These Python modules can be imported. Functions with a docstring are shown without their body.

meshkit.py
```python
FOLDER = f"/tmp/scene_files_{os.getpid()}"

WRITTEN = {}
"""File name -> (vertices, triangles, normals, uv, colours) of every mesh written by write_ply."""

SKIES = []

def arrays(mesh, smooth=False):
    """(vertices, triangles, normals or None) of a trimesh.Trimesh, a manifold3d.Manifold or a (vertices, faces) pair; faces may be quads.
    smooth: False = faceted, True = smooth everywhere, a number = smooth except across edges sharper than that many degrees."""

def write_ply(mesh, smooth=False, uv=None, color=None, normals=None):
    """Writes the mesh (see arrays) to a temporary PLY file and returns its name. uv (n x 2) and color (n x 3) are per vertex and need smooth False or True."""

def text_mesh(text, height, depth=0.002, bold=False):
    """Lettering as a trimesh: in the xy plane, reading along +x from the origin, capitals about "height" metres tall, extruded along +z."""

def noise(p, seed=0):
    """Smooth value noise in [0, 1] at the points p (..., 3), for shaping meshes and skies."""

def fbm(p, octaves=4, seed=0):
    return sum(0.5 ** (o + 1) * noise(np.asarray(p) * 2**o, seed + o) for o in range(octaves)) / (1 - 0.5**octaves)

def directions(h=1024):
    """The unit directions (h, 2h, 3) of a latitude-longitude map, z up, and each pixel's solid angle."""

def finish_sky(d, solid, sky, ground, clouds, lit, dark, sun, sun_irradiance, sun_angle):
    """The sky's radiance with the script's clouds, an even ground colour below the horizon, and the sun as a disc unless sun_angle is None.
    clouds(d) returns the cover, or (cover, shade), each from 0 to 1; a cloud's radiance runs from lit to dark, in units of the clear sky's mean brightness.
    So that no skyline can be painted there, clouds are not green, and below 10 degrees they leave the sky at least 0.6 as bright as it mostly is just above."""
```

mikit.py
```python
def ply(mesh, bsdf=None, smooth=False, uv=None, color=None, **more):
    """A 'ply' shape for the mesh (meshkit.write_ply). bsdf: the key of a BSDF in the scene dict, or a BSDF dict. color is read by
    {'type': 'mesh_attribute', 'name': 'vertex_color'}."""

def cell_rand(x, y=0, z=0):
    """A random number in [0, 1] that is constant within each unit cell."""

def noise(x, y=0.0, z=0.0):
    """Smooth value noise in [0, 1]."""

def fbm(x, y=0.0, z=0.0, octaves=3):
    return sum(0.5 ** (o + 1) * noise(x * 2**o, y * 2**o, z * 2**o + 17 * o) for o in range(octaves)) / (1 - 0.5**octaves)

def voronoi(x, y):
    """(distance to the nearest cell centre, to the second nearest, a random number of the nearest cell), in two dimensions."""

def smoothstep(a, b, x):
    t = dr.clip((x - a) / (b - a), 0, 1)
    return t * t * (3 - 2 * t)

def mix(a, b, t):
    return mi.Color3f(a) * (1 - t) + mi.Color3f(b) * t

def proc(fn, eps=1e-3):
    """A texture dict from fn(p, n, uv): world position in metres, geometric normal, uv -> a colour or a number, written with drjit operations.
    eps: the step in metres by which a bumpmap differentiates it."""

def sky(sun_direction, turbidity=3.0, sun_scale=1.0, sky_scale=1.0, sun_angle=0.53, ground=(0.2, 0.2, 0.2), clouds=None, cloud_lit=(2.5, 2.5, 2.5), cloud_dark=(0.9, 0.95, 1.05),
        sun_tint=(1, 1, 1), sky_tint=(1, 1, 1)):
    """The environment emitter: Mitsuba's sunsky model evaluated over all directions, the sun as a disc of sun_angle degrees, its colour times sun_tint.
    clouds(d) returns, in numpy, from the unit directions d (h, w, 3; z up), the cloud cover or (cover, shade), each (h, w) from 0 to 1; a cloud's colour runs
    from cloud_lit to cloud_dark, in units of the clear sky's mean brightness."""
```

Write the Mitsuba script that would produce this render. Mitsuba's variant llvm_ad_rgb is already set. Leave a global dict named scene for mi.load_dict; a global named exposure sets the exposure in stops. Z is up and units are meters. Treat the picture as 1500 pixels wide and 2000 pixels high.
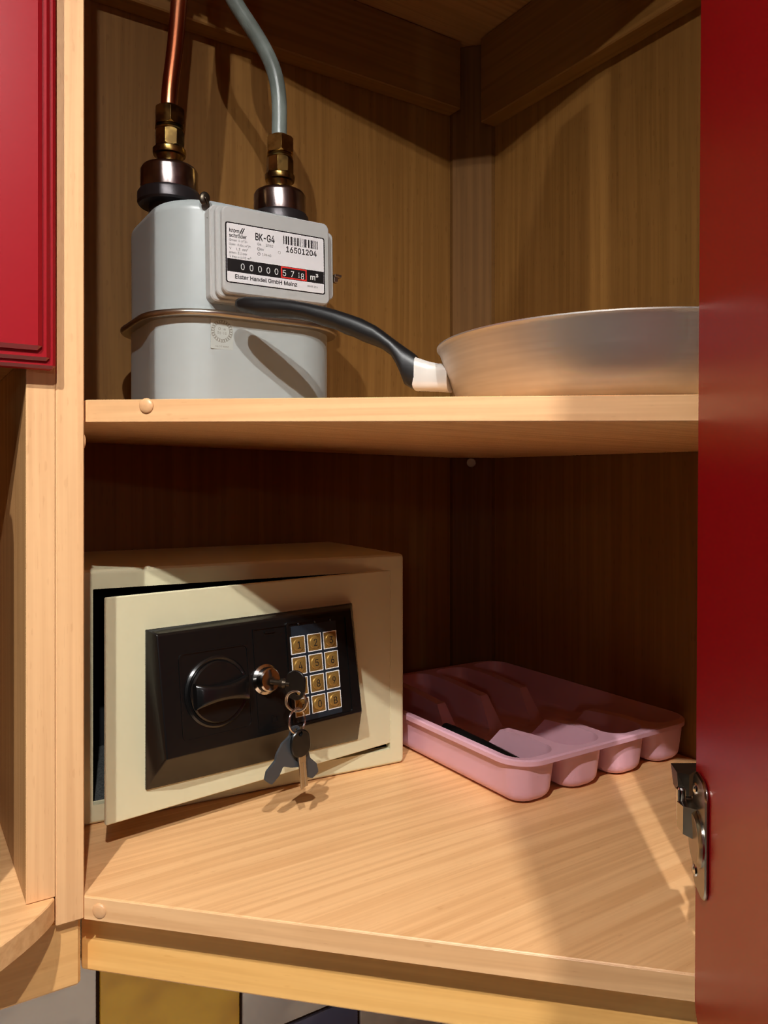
import math
import numpy as np, trimesh, manifold3d as m3, shapely
from shapely.geometry import Polygon, Point, box as sbox
import drjit as dr
import mitsuba as mi
import mikit, meshkit
from mikit import noise, fbm, mix, smoothstep

T = mi.ScalarTransform4f
scene, labels = {}, {}

# ------------------------------------------------------------------ camera, light, exposure
EYE = 1.69
scene['camera'] = {'type': 'perspective', 'fov': math.degrees(2 * math.atan(0.5)), 'fov_axis': 'x',
                   'principal_point_offset_y': 0.03, 'near_clip': 0.01,
                   'to_world': T().look_at(origin=[0, 0, EYE], target=[0, 1, EYE], up=[0, 0, 1])}
exposure = -0.1
KEY, FAR = (16800.0, 13800.0), 200.0        # radiance of the near and the far lamps
KEY_POS = [(-0.226, -0.40, 0.85), (0.112, -0.42, 0.85)]
FAR_POS = [(-0.35, -2.35, 0.42), (0.85, -2.15, 0.42)]
LAMP_COL = (1.0, 0.985, 0.955)

# ------------------------------------------------------------------ frames (metres; z is measured from the eye)
ANG = math.radians(32.7)
CX0, CY0 = 0.128, 1.096              # inner back corner of the corner cabinet


def frame(ox, oy, ang, oz=0.0):
    c, s = math.cos(ang), math.sin(ang)
    M = np.eye(4)
    M[:3, :3] = [[c, -s, 0], [s, c, 0], [0, 0, 1]]
    M[:3, 3] = [ox, oy, EYE + oz]
    return M


CAB = frame(CX0, CY0, ANG)           # x along the left wall (corner at 0), y into the left wall
WORLD = frame(0, 0, 0)


def to_cab(x, y):
    c, s = math.cos(ANG), math.sin(ANG)
    dx, dy = x - CX0, y - CY0
    return dx * c + dy * s, -dx * s + dy * c


# ------------------------------------------------------------------ materials
def lin(*rgb):
    return [((c / 255) / 12.92 if c / 255 <= 0.04045 else ((c / 255 + 0.055) / 1.055) ** 2.4) for c in rgb]


CA, SA = math.cos(ANG), math.sin(ANG)


def wood_fn(axis, base, dark, scale=1.0, seed=0.0):
    b0, d0 = mi.Color3f(base), mi.Color3f(dark)

    def fn(p, n, uv):
        lx = (p.x - CX0) * CA + (p.y - CY0) * SA
        ly = -(p.x - CX0) * SA + (p.y - CY0) * CA
        lz = p.z
        fx = (lx + ly) * 0.70710678          # along the diagonal front
        if axis == 'x': t, a, b = lx, ly, lz
        elif axis == 'y': t, a, b = ly, lx, lz
        elif axis == 'd': t, a, b = (lx - ly) * 0.70710678, fx, lz
        else: t, a, b = lz, lx, ly
        a, b, t = a * scale, b * scale, t * scale
        w = fbm(a * 9 + seed, b * 9, t * 1.6) * 0.5
        s1 = fbm(a * 260 + w * 10 + seed, b * 260 + w * 7, t * 4.5, 3)
        s2 = noise(a * 800 + w * 10 + seed, b * 800, t * 11)
        s3 = fbm(a * 30 + seed, b * 30, t * 1.2, 2)
        fl = smoothstep(0.84, 0.93, noise(a * 900, b * 900 + seed, t * 90))
        k = smoothstep(0.28, 0.72, s1) * 0.52 + s2 * 0.22 + s3 * 0.16 + fl * 0.30
        return mix(base, dark, dr.clip(k, 0, 1))
    return mikit.proc(fn)


def wood(key, axis, base, dark, rough=0.42, spec=0.4, **k):
    scene[key] = {'type': 'principled', 'base_color': wood_fn(axis, base, dark, **k), 'roughness': rough, 'specular': spec}


BEECH, BEECH_D = lin(226, 180, 128), lin(202, 150, 98)
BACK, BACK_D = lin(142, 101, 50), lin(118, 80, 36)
wood('wood_along_wall', 'x', BEECH, BEECH_D)
wood('wood_front', 'd', lin(228, 182, 132), lin(205, 155, 106), seed=3.0)
wood('wood_upright', 'z', lin(228, 182, 132), lin(206, 156, 108), seed=5.0)
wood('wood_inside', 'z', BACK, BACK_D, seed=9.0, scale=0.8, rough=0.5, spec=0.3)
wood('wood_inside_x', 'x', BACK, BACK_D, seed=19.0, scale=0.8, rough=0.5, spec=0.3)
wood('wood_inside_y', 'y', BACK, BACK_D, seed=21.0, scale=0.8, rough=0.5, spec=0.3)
wood('wood_post', 'z', lin(118, 82, 42), lin(98, 66, 31), seed=25.0, rough=0.65, spec=0.15)
wood('wood_pelmet', 'd', lin(236, 184, 110), lin(220, 164, 90), seed=12.0)
wood('wood_pelmet_wall', 'x', lin(222, 172, 110), lin(202, 148, 88), seed=14.0)
wood('wood_face', 'z', lin(176, 132, 86), lin(152, 110, 66), seed=31.0, rough=0.5, spec=0.3)
wood('wood_face_x', 'x', lin(176, 132, 86), lin(152, 110, 66), seed=33.0, rough=0.5, spec=0.3)
wood('wood_cap', 'x', lin(215, 168, 120), lin(200, 150, 102), seed=2.0)


def mat(key, rgb, rough=0.5, metallic=0.0, spec=0.5, **k):
    scene[key] = {'type': 'principled', 'base_color': {'type': 'rgb', 'value': lin(*rgb)}, 'roughness': rough, 'metallic': metallic,
                  **({} if metallic else {'specular': spec}), **k}
    return key


def tinted(key, rgb, rgb2, freq, rough=0.5, metallic=0.0, lo=0.35, hi=0.7, stretch=(1, 1, 1), **k):
    a, b = lin(*rgb), lin(*rgb2)
    scene[key] = {'type': 'principled', 'base_color': mikit.proc(lambda p, n, uv: mix(a, b, smoothstep(lo, hi, fbm(p.x * freq * stretch[0], p.y * freq * stretch[1], p.z * freq * stretch[2], 3)))),
                  'roughness': rough, 'metallic': metallic, **k}
    return key


mat('red_door', (146, 8, 18), 0.30, spec=0.55)
mat('red_gloss', (146, 18, 28), 0.27, spec=0.6)
mat('meter_grey', (154, 161, 160), 0.33, spec=0.5)
mat('meter_plastic', (164, 164, 161), 0.38, spec=0.5)
mat('flange_metal', (176, 168, 155), 0.30, metallic=1.0)
mat('plate_white', (206, 203, 203), 0.45)
mat('ink', (22, 18, 18), 0.6, spec=0.2)
mat('ink_light', (205, 203, 200), 0.6, spec=0.2)
mat('ink_red', (205, 45, 38), 0.5)
mat('sticker_grey', (160, 165, 160), 0.5)
mat('ink_grey', (118, 116, 108), 0.6, spec=0.2)
tinted('copper', (222, 146, 106), (176, 100, 68), 26, 0.24, 1.0, stretch=(1, 1, 0.35))
tinted('grey_paint', (122, 132, 126), (96, 104, 98), 30, 0.32, 0.0, specular=0.5)
tinted('brass_old', (150, 122, 68), (92, 72, 42), 90, 0.27, 1.0)
tinted('brass_new', (206, 172, 98), (170, 132, 66), 120, 0.24, 1.0)
tinted('nut_steel', (150, 138, 134), (122, 110, 108), 60, 0.22, 1.0)
mat('gasket_dark', (52, 48, 50), 0.35, metallic=0.6)
mat('black_plastic', (10, 10, 10), 0.28, spec=0.5)
mat('black_matt', (22, 22, 23), 0.5, spec=0.4)
mat('knob_black', (12, 12, 12), 0.22, spec=0.6)
mat('keypad_blue', (26, 34, 42), 0.35)
mat('button_brass', (172, 138, 74), 0.34, metallic=0.7)
mat('chrome', (205, 200, 195), 0.13, metallic=1.0)
mat('hinge_nickel', (168, 160, 148), 0.22, metallic=1.0)
mat('hinge_dark', (74, 66, 56), 0.35, metallic=0.9)
mat('safe_beige', (200, 194, 160), 0.42, spec=0.4)
mat('safe_inside', (32, 34, 36), 0.8, spec=0.2)
tinted('carpet_dark', (78, 80, 78), (52, 54, 54), 900, 0.95)
mat('key_grey', (54, 57, 60), 0.38)
mat('pan_handle_black', (15, 15, 16), 0.42, spec=0.45)
mat('ferrule_white', (226, 222, 214), 0.30, metallic=0.35)
scene['pan_steel'] = {'type': 'roughconductor', 'material': 'none', 'alpha': 0.25, 'distribution': 'ggx',
                      'specular_reflectance': mikit.proc(lambda p, n, uv: mix(lin(222, 213, 203), lin(204, 194, 184), fbm(p.x * 14, p.y * 14, p.z * 420, 2)))}
mat('pink_plastic', (208, 160, 173), 0.36, spec=0.5)
mat('pad_clear', (206, 158, 112), 0.38, spec=0.5)
mat('peg_white', (196, 190, 182), 0.35)
tinted('tile_white', (226, 220, 216), (200, 194, 194), 22, 0.25)
tinted('tile_yellow', (232, 182, 44), (204, 148, 28), 16, 0.22)
tinted('tile_blue', (118, 124, 158), (92, 98, 136), 18, 0.22)
mat('grout', (52, 34, 26), 0.9, spec=0.1)
mat('wall_paint', (104, 92, 78), 0.8, spec=0.2)
mat('ceiling_paint', (120, 114, 106), 0.85, spec=0.2)
tinted('floor_tile', (96, 80, 66), (80, 66, 54), 4, 0.5)
mat('worktop', (238, 230, 214), 0.45)
mat('canister_dark', (48, 34, 26), 0.4)
mat('lamp_black', (12, 12, 12), 0.9, spec=0.0)
mat('lamp_white', (225, 225, 222), 0.4)


# ------------------------------------------------------------------ mesh helpers
def hull(pts):
    return trimesh.convex.convex_hull(np.asarray(pts, float))


def cbox(x0, x1, y0, y1, z0, z1, c=0.0008):
    """A box with chamfered edges."""
    pts = []
    for i in range(3):
        for sx in (0, 1):
            for sy in (0, 1):
                for sz in (0, 1):
                    p = [[x0, x1][sx], [y0, y1][sy], [z0, z1][sz]]
                    for j in range(3):
                        if j != i:
                            p[j] += c * (1 - 2 * (sx, sy, sz)[j])
                    pts.append(p)
    return hull(pts)


def rbox(x0, x1, y0, y1, z0, z1, r, n=5):
    """A box with rounded edges."""
    pts = []
    a = np.linspace(0, math.pi / 2, n)
    for sx in (-1, 1):
        for sy in (-1, 1):
            for sz in (-1, 1):
                cx, cy, cz = (x1 - r if sx > 0 else x0 + r), (y1 - r if sy > 0 else y0 + r), (z1 - r if sz > 0 else z0 + r)
                for t in a:
                    for p in a:
                        pts.append([cx + sx * r * math.cos(t) * math.cos(p), cy + sy * r * math.sin(t) * math.cos(p), cz + sz * r * math.sin(p)])
    return hull(pts)


def prism(poly, z0, z1, c=0.0008):
    """A convex plan polygon as a board with chamfered edges."""
    p = Polygon(poly)
    q = p.buffer(-c, join_style='mitre')
    P, Q = np.array(p.exterior.coords)[:-1], np.array(q.exterior.coords)[:-1]
    L = lambda a, z: np.c_[a, np.full(len(a), z)]
    return hull(np.vstack([L(Q, z0), L(P, z0 + c), L(P, z1 - c), L(Q, z1)]))


def rrect(x0, x1, y0, y1, r, n=10):
    return np.array(sbox(x0 + r, y0 + r, x1 - r, y1 - r).buffer(r, quad_segs=n).exterior.coords)[:-1]


def layers(polys):
    """Convex hull of plan outlines at heights [(outline, z), ...]."""
    return hull(np.vstack([np.c_[p, np.full(len(p), z)] for p, z in polys]))


def lathe(profile, n=40):
    return trimesh.creation.revolve(np.array(profile, float), sections=n)


def rings(sections):
    """Closed loops of equal length joined into a tube with capped ends."""
    S = np.asarray(sections, float)
    m, n = S.shape[:2]
    v = S.reshape(-1, 3)
    f = []
    for i in range(m - 1):
        for j in range(n):
            a, b = i * n + j, i * n + (j + 1) % n
            f += [[a, b, b + n], [a, b + n, a + n]]
    v = np.vstack([v, S[0].mean(0), S[-1].mean(0)])
    for j in range(n):
        f.append([len(v) - 2, (j + 1) % n, j])
        f.append([len(v) - 1, (m - 1) * n + j, (m - 1) * n + (j + 1) % n])
    me = trimesh.Trimesh(v, f, process=False)
    if me.volume < 0:
        me.invert()
    return me


def tube(path, r, n=20, sub=6):
    path = np.asarray(path, float)
    if sub > 1 and len(path) > 2:
        from scipy.interpolate import CubicSpline
        s = np.r_[0, np.cumsum(np.linalg.norm(np.diff(path, axis=0), axis=1))]
        path = CubicSpline(s, path)(np.linspace(0, s[-1], len(path) * sub))
    tg = np.gradient(path, axis=0)
    tg /= np.linalg.norm(tg, axis=1, keepdims=True)
    ref = np.array([0.0, 1, 0.05]) if abs(tg[0][1]) < 0.9 else np.array([1.0, 0, 0.02])
    a = np.linspace(0, 2 * math.pi, n, endpoint=False)
    out = []
    for p, t in zip(path, tg):
        x = np.cross(ref, t); x /= np.linalg.norm(x)
        y = np.cross(t, x)
        out.append(p + r * (np.cos(a)[:, None] * x + np.sin(a)[:, None] * y))
    return rings(out)


def ring_torus(R, r, centre, axis, n=36, k=10, squash=1.0):
    t = trimesh.creation.torus(R, r, major_sections=n, minor_sections=k)
    t.apply_scale([1, squash, 1])
    t.apply_transform(trimesh.geometry.align_vectors([0, 0, 1], axis))
    t.apply_translation(centre)
    return t


def man(mesh):
    return m3.Manifold(m3.Mesh(np.asarray(mesh.vertices, np.float32), np.asarray(mesh.faces, np.uint32)))


def tri(m):
    q = m.to_mesh()
    return trimesh.Trimesh(q.vert_properties[:, :3], q.tri_verts, process=True)


def cut(a, *bs):
    a = man(a)
    for b in bs:
        a = a - man(b)
    return tri(a)


def join(*ms):
    return trimesh.util.concatenate(list(ms))


def plate(poly, depth, holes=()):
    """A shapely polygon in x,z extruded towards -y by depth (front face at y = -depth)."""
    g = poly if isinstance(poly, shapely.Geometry) else Polygon(poly)
    parts = [trimesh.creation.extrude_polygon(q, depth, engine='earcut') for q in getattr(g, 'geoms', [g])]
    m = join(*parts)
    m.apply_transform(np.array([[1, 0, 0, 0], [0, 0, -1, 0], [0, 1, 0, 0], [0, 0, 0, 1.0]]))
    return m


def moved(m, x=0, y=0, z=0):
    m = m.copy(); m.apply_translation([x, y, z]); return m


def rot(m, deg, axis, at=(0, 0, 0)):
    m = m.copy(); m.apply_transform(trimesh.transformations.rotation_matrix(math.radians(deg), axis, at)); return m


def text(s, x, z, h, width=None, y=0.0, depth=0.00012, bold=False):
    """Lettering in the x,z plane, its front at y - depth."""
    m = meshkit.text_mesh(s, h, depth, bold)
    if width:
        m.apply_scale([width / m.extents[0], 1, 1])
    m.apply_translation([-m.bounds[0][0], 0, 0])
    m.apply_transform(np.array([[1, 0, 0, x], [0, 0, -1, y], [0, 1, 0, z], [0, 0, 0, 1.0]]))
    return m


def key_free(k):
    if k not in scene and k not in labels:
        return k
    i = 1
    while f'{k}_{i:03d}' in scene or f'{k}_{i:03d}' in labels:
        i += 1
    return f'{k}_{i:03d}'


def obj(name, mesh, m, parent=None, M=CAB, smooth=False, label=None, cat=None, group=None, kind=None, **more):
    k = key_free(f'{parent}__{name}' if parent else name)
    mesh = mesh.copy()
    mesh.apply_transform(M)
    scene[k] = mikit.ply(mesh, m, smooth=smooth, **more)
    d = {a: b for a, b in (('label', label), ('category', cat), ('group', group), ('kind', kind)) if b}
    if d:
        labels[k] = d
    return k


def thing(name, label, cat, group=None):
    k = key_free(name)
    labels[k] = {'label': label, 'category': cat, **({'group': group} if group else {})}
    return k


# ------------------------------------------------------------------ the room
RX = -3.5
ZF, ZC = -EYE, 0.98
obj('wall_left', cbox(RX, 0.016, 0.0165, 0.12, ZF, ZC, 0.001), 'grout', kind='structure')
obj('wall_right', cbox(0.0165, 0.12, RX, 0.0165, ZF, ZC, 0.001), 'wall_paint', kind='structure')
obj('wall_back', cbox(RX, 0.12, RX - 0.1, RX, ZF, ZC, 0.001), 'wall_paint', kind='structure')
obj('wall_front', cbox(RX - 0.1, RX, RX, 0.12, ZF, ZC, 0.001), 'wall_paint', kind='structure')
obj('floor', cbox(RX - 0.1, 0.12, RX - 0.1, 0.12, ZF - 0.1, ZF, 0.001), 'floor_tile', kind='structure')
obj('ceiling', cbox(RX - 0.1, 0.12, RX - 0.1, 0.12, ZC, ZC + 0.1, 0.001), 'ceiling_paint', kind='structure')
# splashback tiles on the left wall
PITCH = 0.1645
tx0, tz0 = -0.3446, -0.6720
palette = {(0, 0): 'tile_white', (-1, 0): 'tile_yellow', (-2, 0): 'tile_white', (0, -1): 'tile_blue', (1, -1): 'tile_white', (-1, -1): 'tile_white', (-2, -1): 'tile_yellow', (1, 0): 'tile_yellow'}
tile_names = ['tile_white', 'tile_yellow', 'tile_white', 'tile_blue', 'tile_white']
tile_mesh = {}
for j in range(-2, 1):
    for i in range(-6, 2):
        m = palette.get((i, j), tile_names[(i * 3 + j * 7) % 5])
        x = tx0 + i * PITCH
        obj('tile', rbox(x, x + PITCH - 0.004, 0.013, 0.021, tz0 + j * PITCH, tz0 + (j + 1) * PITCH - 0.004, 0.0018, 3), m, 'wall_left', smooth=40)
obj('wall_panel', cbox(RX, 0.016, 0.0125, 0.0164, -0.505, ZC, 0.0003), 'wall_paint', 'wall_left', label='painted wall above the tiles')

# kitchen worktop on base units under the wall cabinets, both walls
wt = thing('base_cabinet', 'long kitchen base cabinet with pale worktop below the wall cabinets', 'cabinet')
obj('worktop', join(cbox(-2.6, 0.013, -0.62, 0.012, -0.80, -0.762, 0.002), cbox(-0.62, 0.013, -2.2, -0.6205, -0.80, -0.762, 0.002)), 'worktop', wt)
obj('body', join(cbox(-2.58, 0.013, -0.58, 0.012, -1.60, -0.8003, 0.002), cbox(-0.58, 0.013, -2.18, -0.5805, -1.60, -0.8003, 0.002)), 'red_gloss', wt)
obj('plinth', join(cbox(-2.58, 0.013, -0.52, 0.012, -EYE + 0.0005, -1.6003, 0.002), cbox(-0.52, 0.013, -2.18, -0.5205, -EYE + 0.0005, -1.6003, 0.002)), 'black_matt', wt)

# ------------------------------------------------------------------ the corner cabinet
cab = thing('corner_cabinet', 'beech corner wall cabinet with diagonal front and opened red door, holding gas meter and safe', 'cabinet')
FLx, FLy = -0.5869, -0.2922
FRx, FRy = -0.2857, -0.5935
PT = 0.0185                                   # side panels
BT, BB = -0.2875, -0.3035                     # bottom board
CEIL = 0.602
obj('side_panel', cbox(FLx - PT, FLx, FLy, 0.0, BB, CEIL + 0.016), 'wood_upright', cab)
obj('side_panel', cbox(0.0 - 0.2857, 0.0, FRy - PT, FRy, BB, CEIL + 0.016), 'wood_upright', cab)
obj('back_panel', cbox(FLx - PT, 0.008, 0.0, 0.008, BB, CEIL + 0.016), 'wood_inside', cab)
obj('back_panel', cbox(0.0, 0.008, FRy - PT, 0.0, BB, CEIL + 0.016), 'wood_inside', cab)
obj('bottom_board', prism([(FLx, FLy), (FLx, 0), (0, 0), (0, FRy), (FRx, FRy)], BB, BT, 0.0007), 'wood_along_wall', cab)
obj('top_board', prism([(FLx, FLy), (FLx, 0), (0, 0), (0, FRy), (FRx, FRy)], CEIL, CEIL + 0.016, 0.0007), 'wood_face_x', cab)
S2 = math.sqrt(0.5)
DIR = np.array([S2, -S2])                     # along the front, left to right
NRM = np.array([-S2, -S2])                    # out of the front


def front_box(s0, s1, d0, d1, z0, z1, c=0.0007):
    """A box along the diagonal front: s from the left front corner, d outwards."""
    b = cbox(s0, s1, -d1, -d0, z0, z1, c)
    b.apply_transform(np.array([[S2, S2, 0, FLx], [-S2, S2, 0, FLy], [0, 0, 1, 0], [0, 0, 0, 1.0]]))
    return b


FRONT = CAB @ np.array([[S2, S2, 0, FLx], [-S2, S2, 0, FLy], [0, 0, 1, 0], [0, 0, 0, 1.0]])
obj('edge_band', front_box(0.0005, 0.4255, 0.0002, 0.0012, BB + 0.0002, BT - 0.0004, 0.0003), 'wood_front', cab)
# stretcher rails high in the back, and the corner post
RZ = 0.487
obj('rail', cbox(FLx + 0.001, -0.0435, -0.026, -0.0002, RZ + 0.022, CEIL - 0.0003, 0.0015), 'wood_inside_x', cab)
obj('rail', cbox(-0.026, -0.0002, FRy + 0.001, -0.046, RZ, CEIL - 0.0003, 0.0015), 'wood_inside_y', cab)
obj('corner_post', prism([(-0.0425, -0.0002), (-0.0425, -0.006), (-0.006, -0.0455), (-0.0002, -0.0455), (-0.0002, -0.0002)], BT + 0.0003, CEIL - 0.0003, 0.0008), 'wood_post', cab)
# shelf supports
SH = lambda X, Y: 0.04062 - 0.01635 * X - 0.00581 * Y      # underside of the tilted shelf (world x, y)
pegp = (-0.019, -0.032)
zz = 0.0255
peg = lathe([(0, 0), (0.0028, 0), (0.0028, 0.004), (0.0055, 0.0042), (0.006, 0.005), (0.006, 0.0105), (0.005, 0.0115), (0, 0.0115)], 24)
peg.apply_transform(trimesh.geometry.align_vectors([0, 0, 1], [-S2, -S2, 0]))
obj('shelf_peg', moved(peg, -0.0245, -0.0259, zz), 'peg_white', cab, smooth=40, label='white shelf peg in the corner post')
pegl = lathe([(0, 0), (0.005, 0), (0.005, 0.0012), (0.004, 0.0018), (0, 0.0018)], 24)
pegl.apply_transform(trimesh.geometry.align_vectors([0, 0, 1], [1, 0, 0]))
obj('shelf_peg', moved(pegl, FLx, FLy + 0.007, 0.028), 'wood_cap', cab, smooth=40)
# light pelmet under the cabinet
PZ0 = -0.3535
obj('pelmet', front_box(-0.0165, 0.445, -0.036, -0.019, PZ0, BB - 0.0002, 0.0022), 'wood_pelmet', cab, label='golden beech light pelmet under the bottom board')
# bumper pads
pad = lathe([(0, 0), (0.0052, 0), (0.0051, 0.0006), (0.0043, 0.0014), (0.0025, 0.0020), (0, 0.0022)], 28)
padf = pad.copy(); padf.apply_transform(trimesh.geometry.align_vectors([0, 0, 1], [0, -1, 0]))
obj('bumper_pad', moved(padf, 0.0125, -0.0012, BT - 0.0085), 'pad_clear', cab, M=FRONT, smooth=40, label='clear round bumper pad on the bottom board edge')

# ------------------------------------------------------------------ the shelf (slightly tilted on its pegs)
shelf = thing('cabinet_shelf', 'beech middle shelf carrying the gas meter and the frying pan', 'shelf')
inset = 0.0008
sp = Polygon([(FLx, FLy), (FLx, 0), (0, 0), (0, FRy), (FRx, FRy)]).buffer(-0.0012, join_style='mitre')
sp = sp.difference(Polygon([(-0.046, 0.01), (-0.046, -0.008), (-0.008, -0.049), (0.01, -0.049), (0.01, 0.01)]))


def tilt(m):
    m = m.copy()
    v = np.array(m.vertices)
    w = (np.c_[v, np.ones(len(v))] @ CAB.T)[:, :3]
    v[:, 2] += SH(w[:, 0], w[:, 1])
    m.vertices = v
    return m


obj('board', tilt(prism(np.array(sp.exterior.coords)[:-1], 0.0, 0.0158, 0.0006)), 'wood_along_wall', shelf)
band = tilt(front_box(0.0022, 0.4225, -0.0011, -0.0001, 0.0002, 0.0156, 0.0003))
obj('edge_band', band, 'wood_front', shelf)
p0 = np.array([FLx, FLy]) + DIR * 0.0475
pw = CAB @ np.array([p0[0], p0[1], 0, 1])
SHP = SH(pw[0], pw[1])
obj('bumper_pad', moved(padf, 0.0475, -0.0003, SHP + 0.0112), 'pad_clear', shelf, M=FRONT, smooth=40, label='clear round bumper pad on the shelf edge')

# ------------------------------------------------------------------ the open red door on the right
HX, HY = 0.173, 0.424
fd = np.array([-0.067, -0.394]); fd /= np.linalg.norm(fd)
da = math.atan2(fd[1], fd[0])
DOOR = frame(HX, HY, da)                      # x along the door away from the hinge, y to the right-hand (outer) side ... set below
# in this frame +y = left-hand normal of fd; fd points to the camera so +y points to the right (outside face)
lean = np.eye(4); lean[1, 2] = 0.006          # hangs a little out of plumb
DOOR = DOOR @ lean
dp = rrect(0.0, 0.40, -0.296, 0.600, 0.012, 6)
dm = trimesh.creation.extrude_polygon(Polygon(dp), 0.019, engine='earcut')


def slab(x0, x1, z0, z1, y0, y1, r, c):
    """A board standing in x,z with rounded corners r and chamfered edges c."""
    P, Q = rrect(x0, x1, z0, z1, r, 6), rrect(x0 + c, x1 - c, z0 + c, z1 - c, max(r - c, 0.0005), 6)
    L = lambda a, y: np.c_[a[:, 0], np.full(len(a), y), a[:, 1]]
    return hull(np.vstack([L(Q, y0), L(P, y0 + c), L(P, y1 - c), L(Q, y1)]))


door = obj('door', slab(0.0, 0.40, -0.296, 0.600, 0.0, 0.019, 0.012, 0.0015), 'red_door', cab, M=DOOR, smooth=35, label='dark red door standing open at the right')
# hinge: flange plate on the inner face, arm to the side panel
hz = -0.186
ha = hz - 0.0025
fl = hull(np.vstack([slab(0.003, 0.0315, hz - 0.0325, hz + 0.0295, -0.0022, 0.0, 0.009, 0.0008).vertices]))
hinge = thing_key = f'{cab}__hinge'
obj('flange_plate', fl, 'hinge_nickel', hinge, M=DOOR, smooth=35)
cup = lathe([(0, 0), (0.0145, 0), (0.0145, 0.0016), (0.0125, 0.0032), (0.0115, 0.0034), (0, 0.0026)], 32)
cup.apply_transform(trimesh.geometry.align_vectors([0, 0, 1], [0, -1, 0]))
obj('cup', moved(cup, 0.0165, -0.0015, hz - 0.004), 'hinge_nickel', hinge, M=DOOR, smooth=30)
for dz in (-0.0235, 0.0205):
    sc_ = lathe([(0, 0), (0.0034, 0), (0.0030, 0.0008), (0.0014, 0.0016), (0, 0.0017)], 16)
    sc_.apply_transform(trimesh.geometry.align_vectors([0, 0, 1], [0, -1, 0]))
    obj('screw', moved(sc_, 0.011, -0.0022, hz + dz), 'chrome', hinge, M=DOOR, smooth=30)
arm = hull([(x, y, z) for x, y, dz in ((0.016, -0.002, 0.0085), (0.010, -0.0085, 0.0075), (0.002, -0.0100, 0.0068), (-0.003, -0.0085, 0.0068), (-0.003, -0.0010, 0.0075), (0.004, -0.001, 0.0085)) for z in (ha + 0.005 - dz, ha + 0.005 + dz)])
obj('link', arm, 'hinge_nickel', hinge, M=DOOR)
arm2 = hull([(0.001, -0.0035, ha + 0.0145), (0.001, -0.0035, ha + 0.0265), (0.001, -0.0100, ha + 0.0275), (-0.001, -0.0085, ha + 0.0145), (-0.016, -0.0100, ha + 0.0265), (-0.016, -0.0085, ha + 0.0145),
             (-0.020, 0.012, ha + 0.0265), (-0.020, 0.012, ha + 0.0135)])
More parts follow.
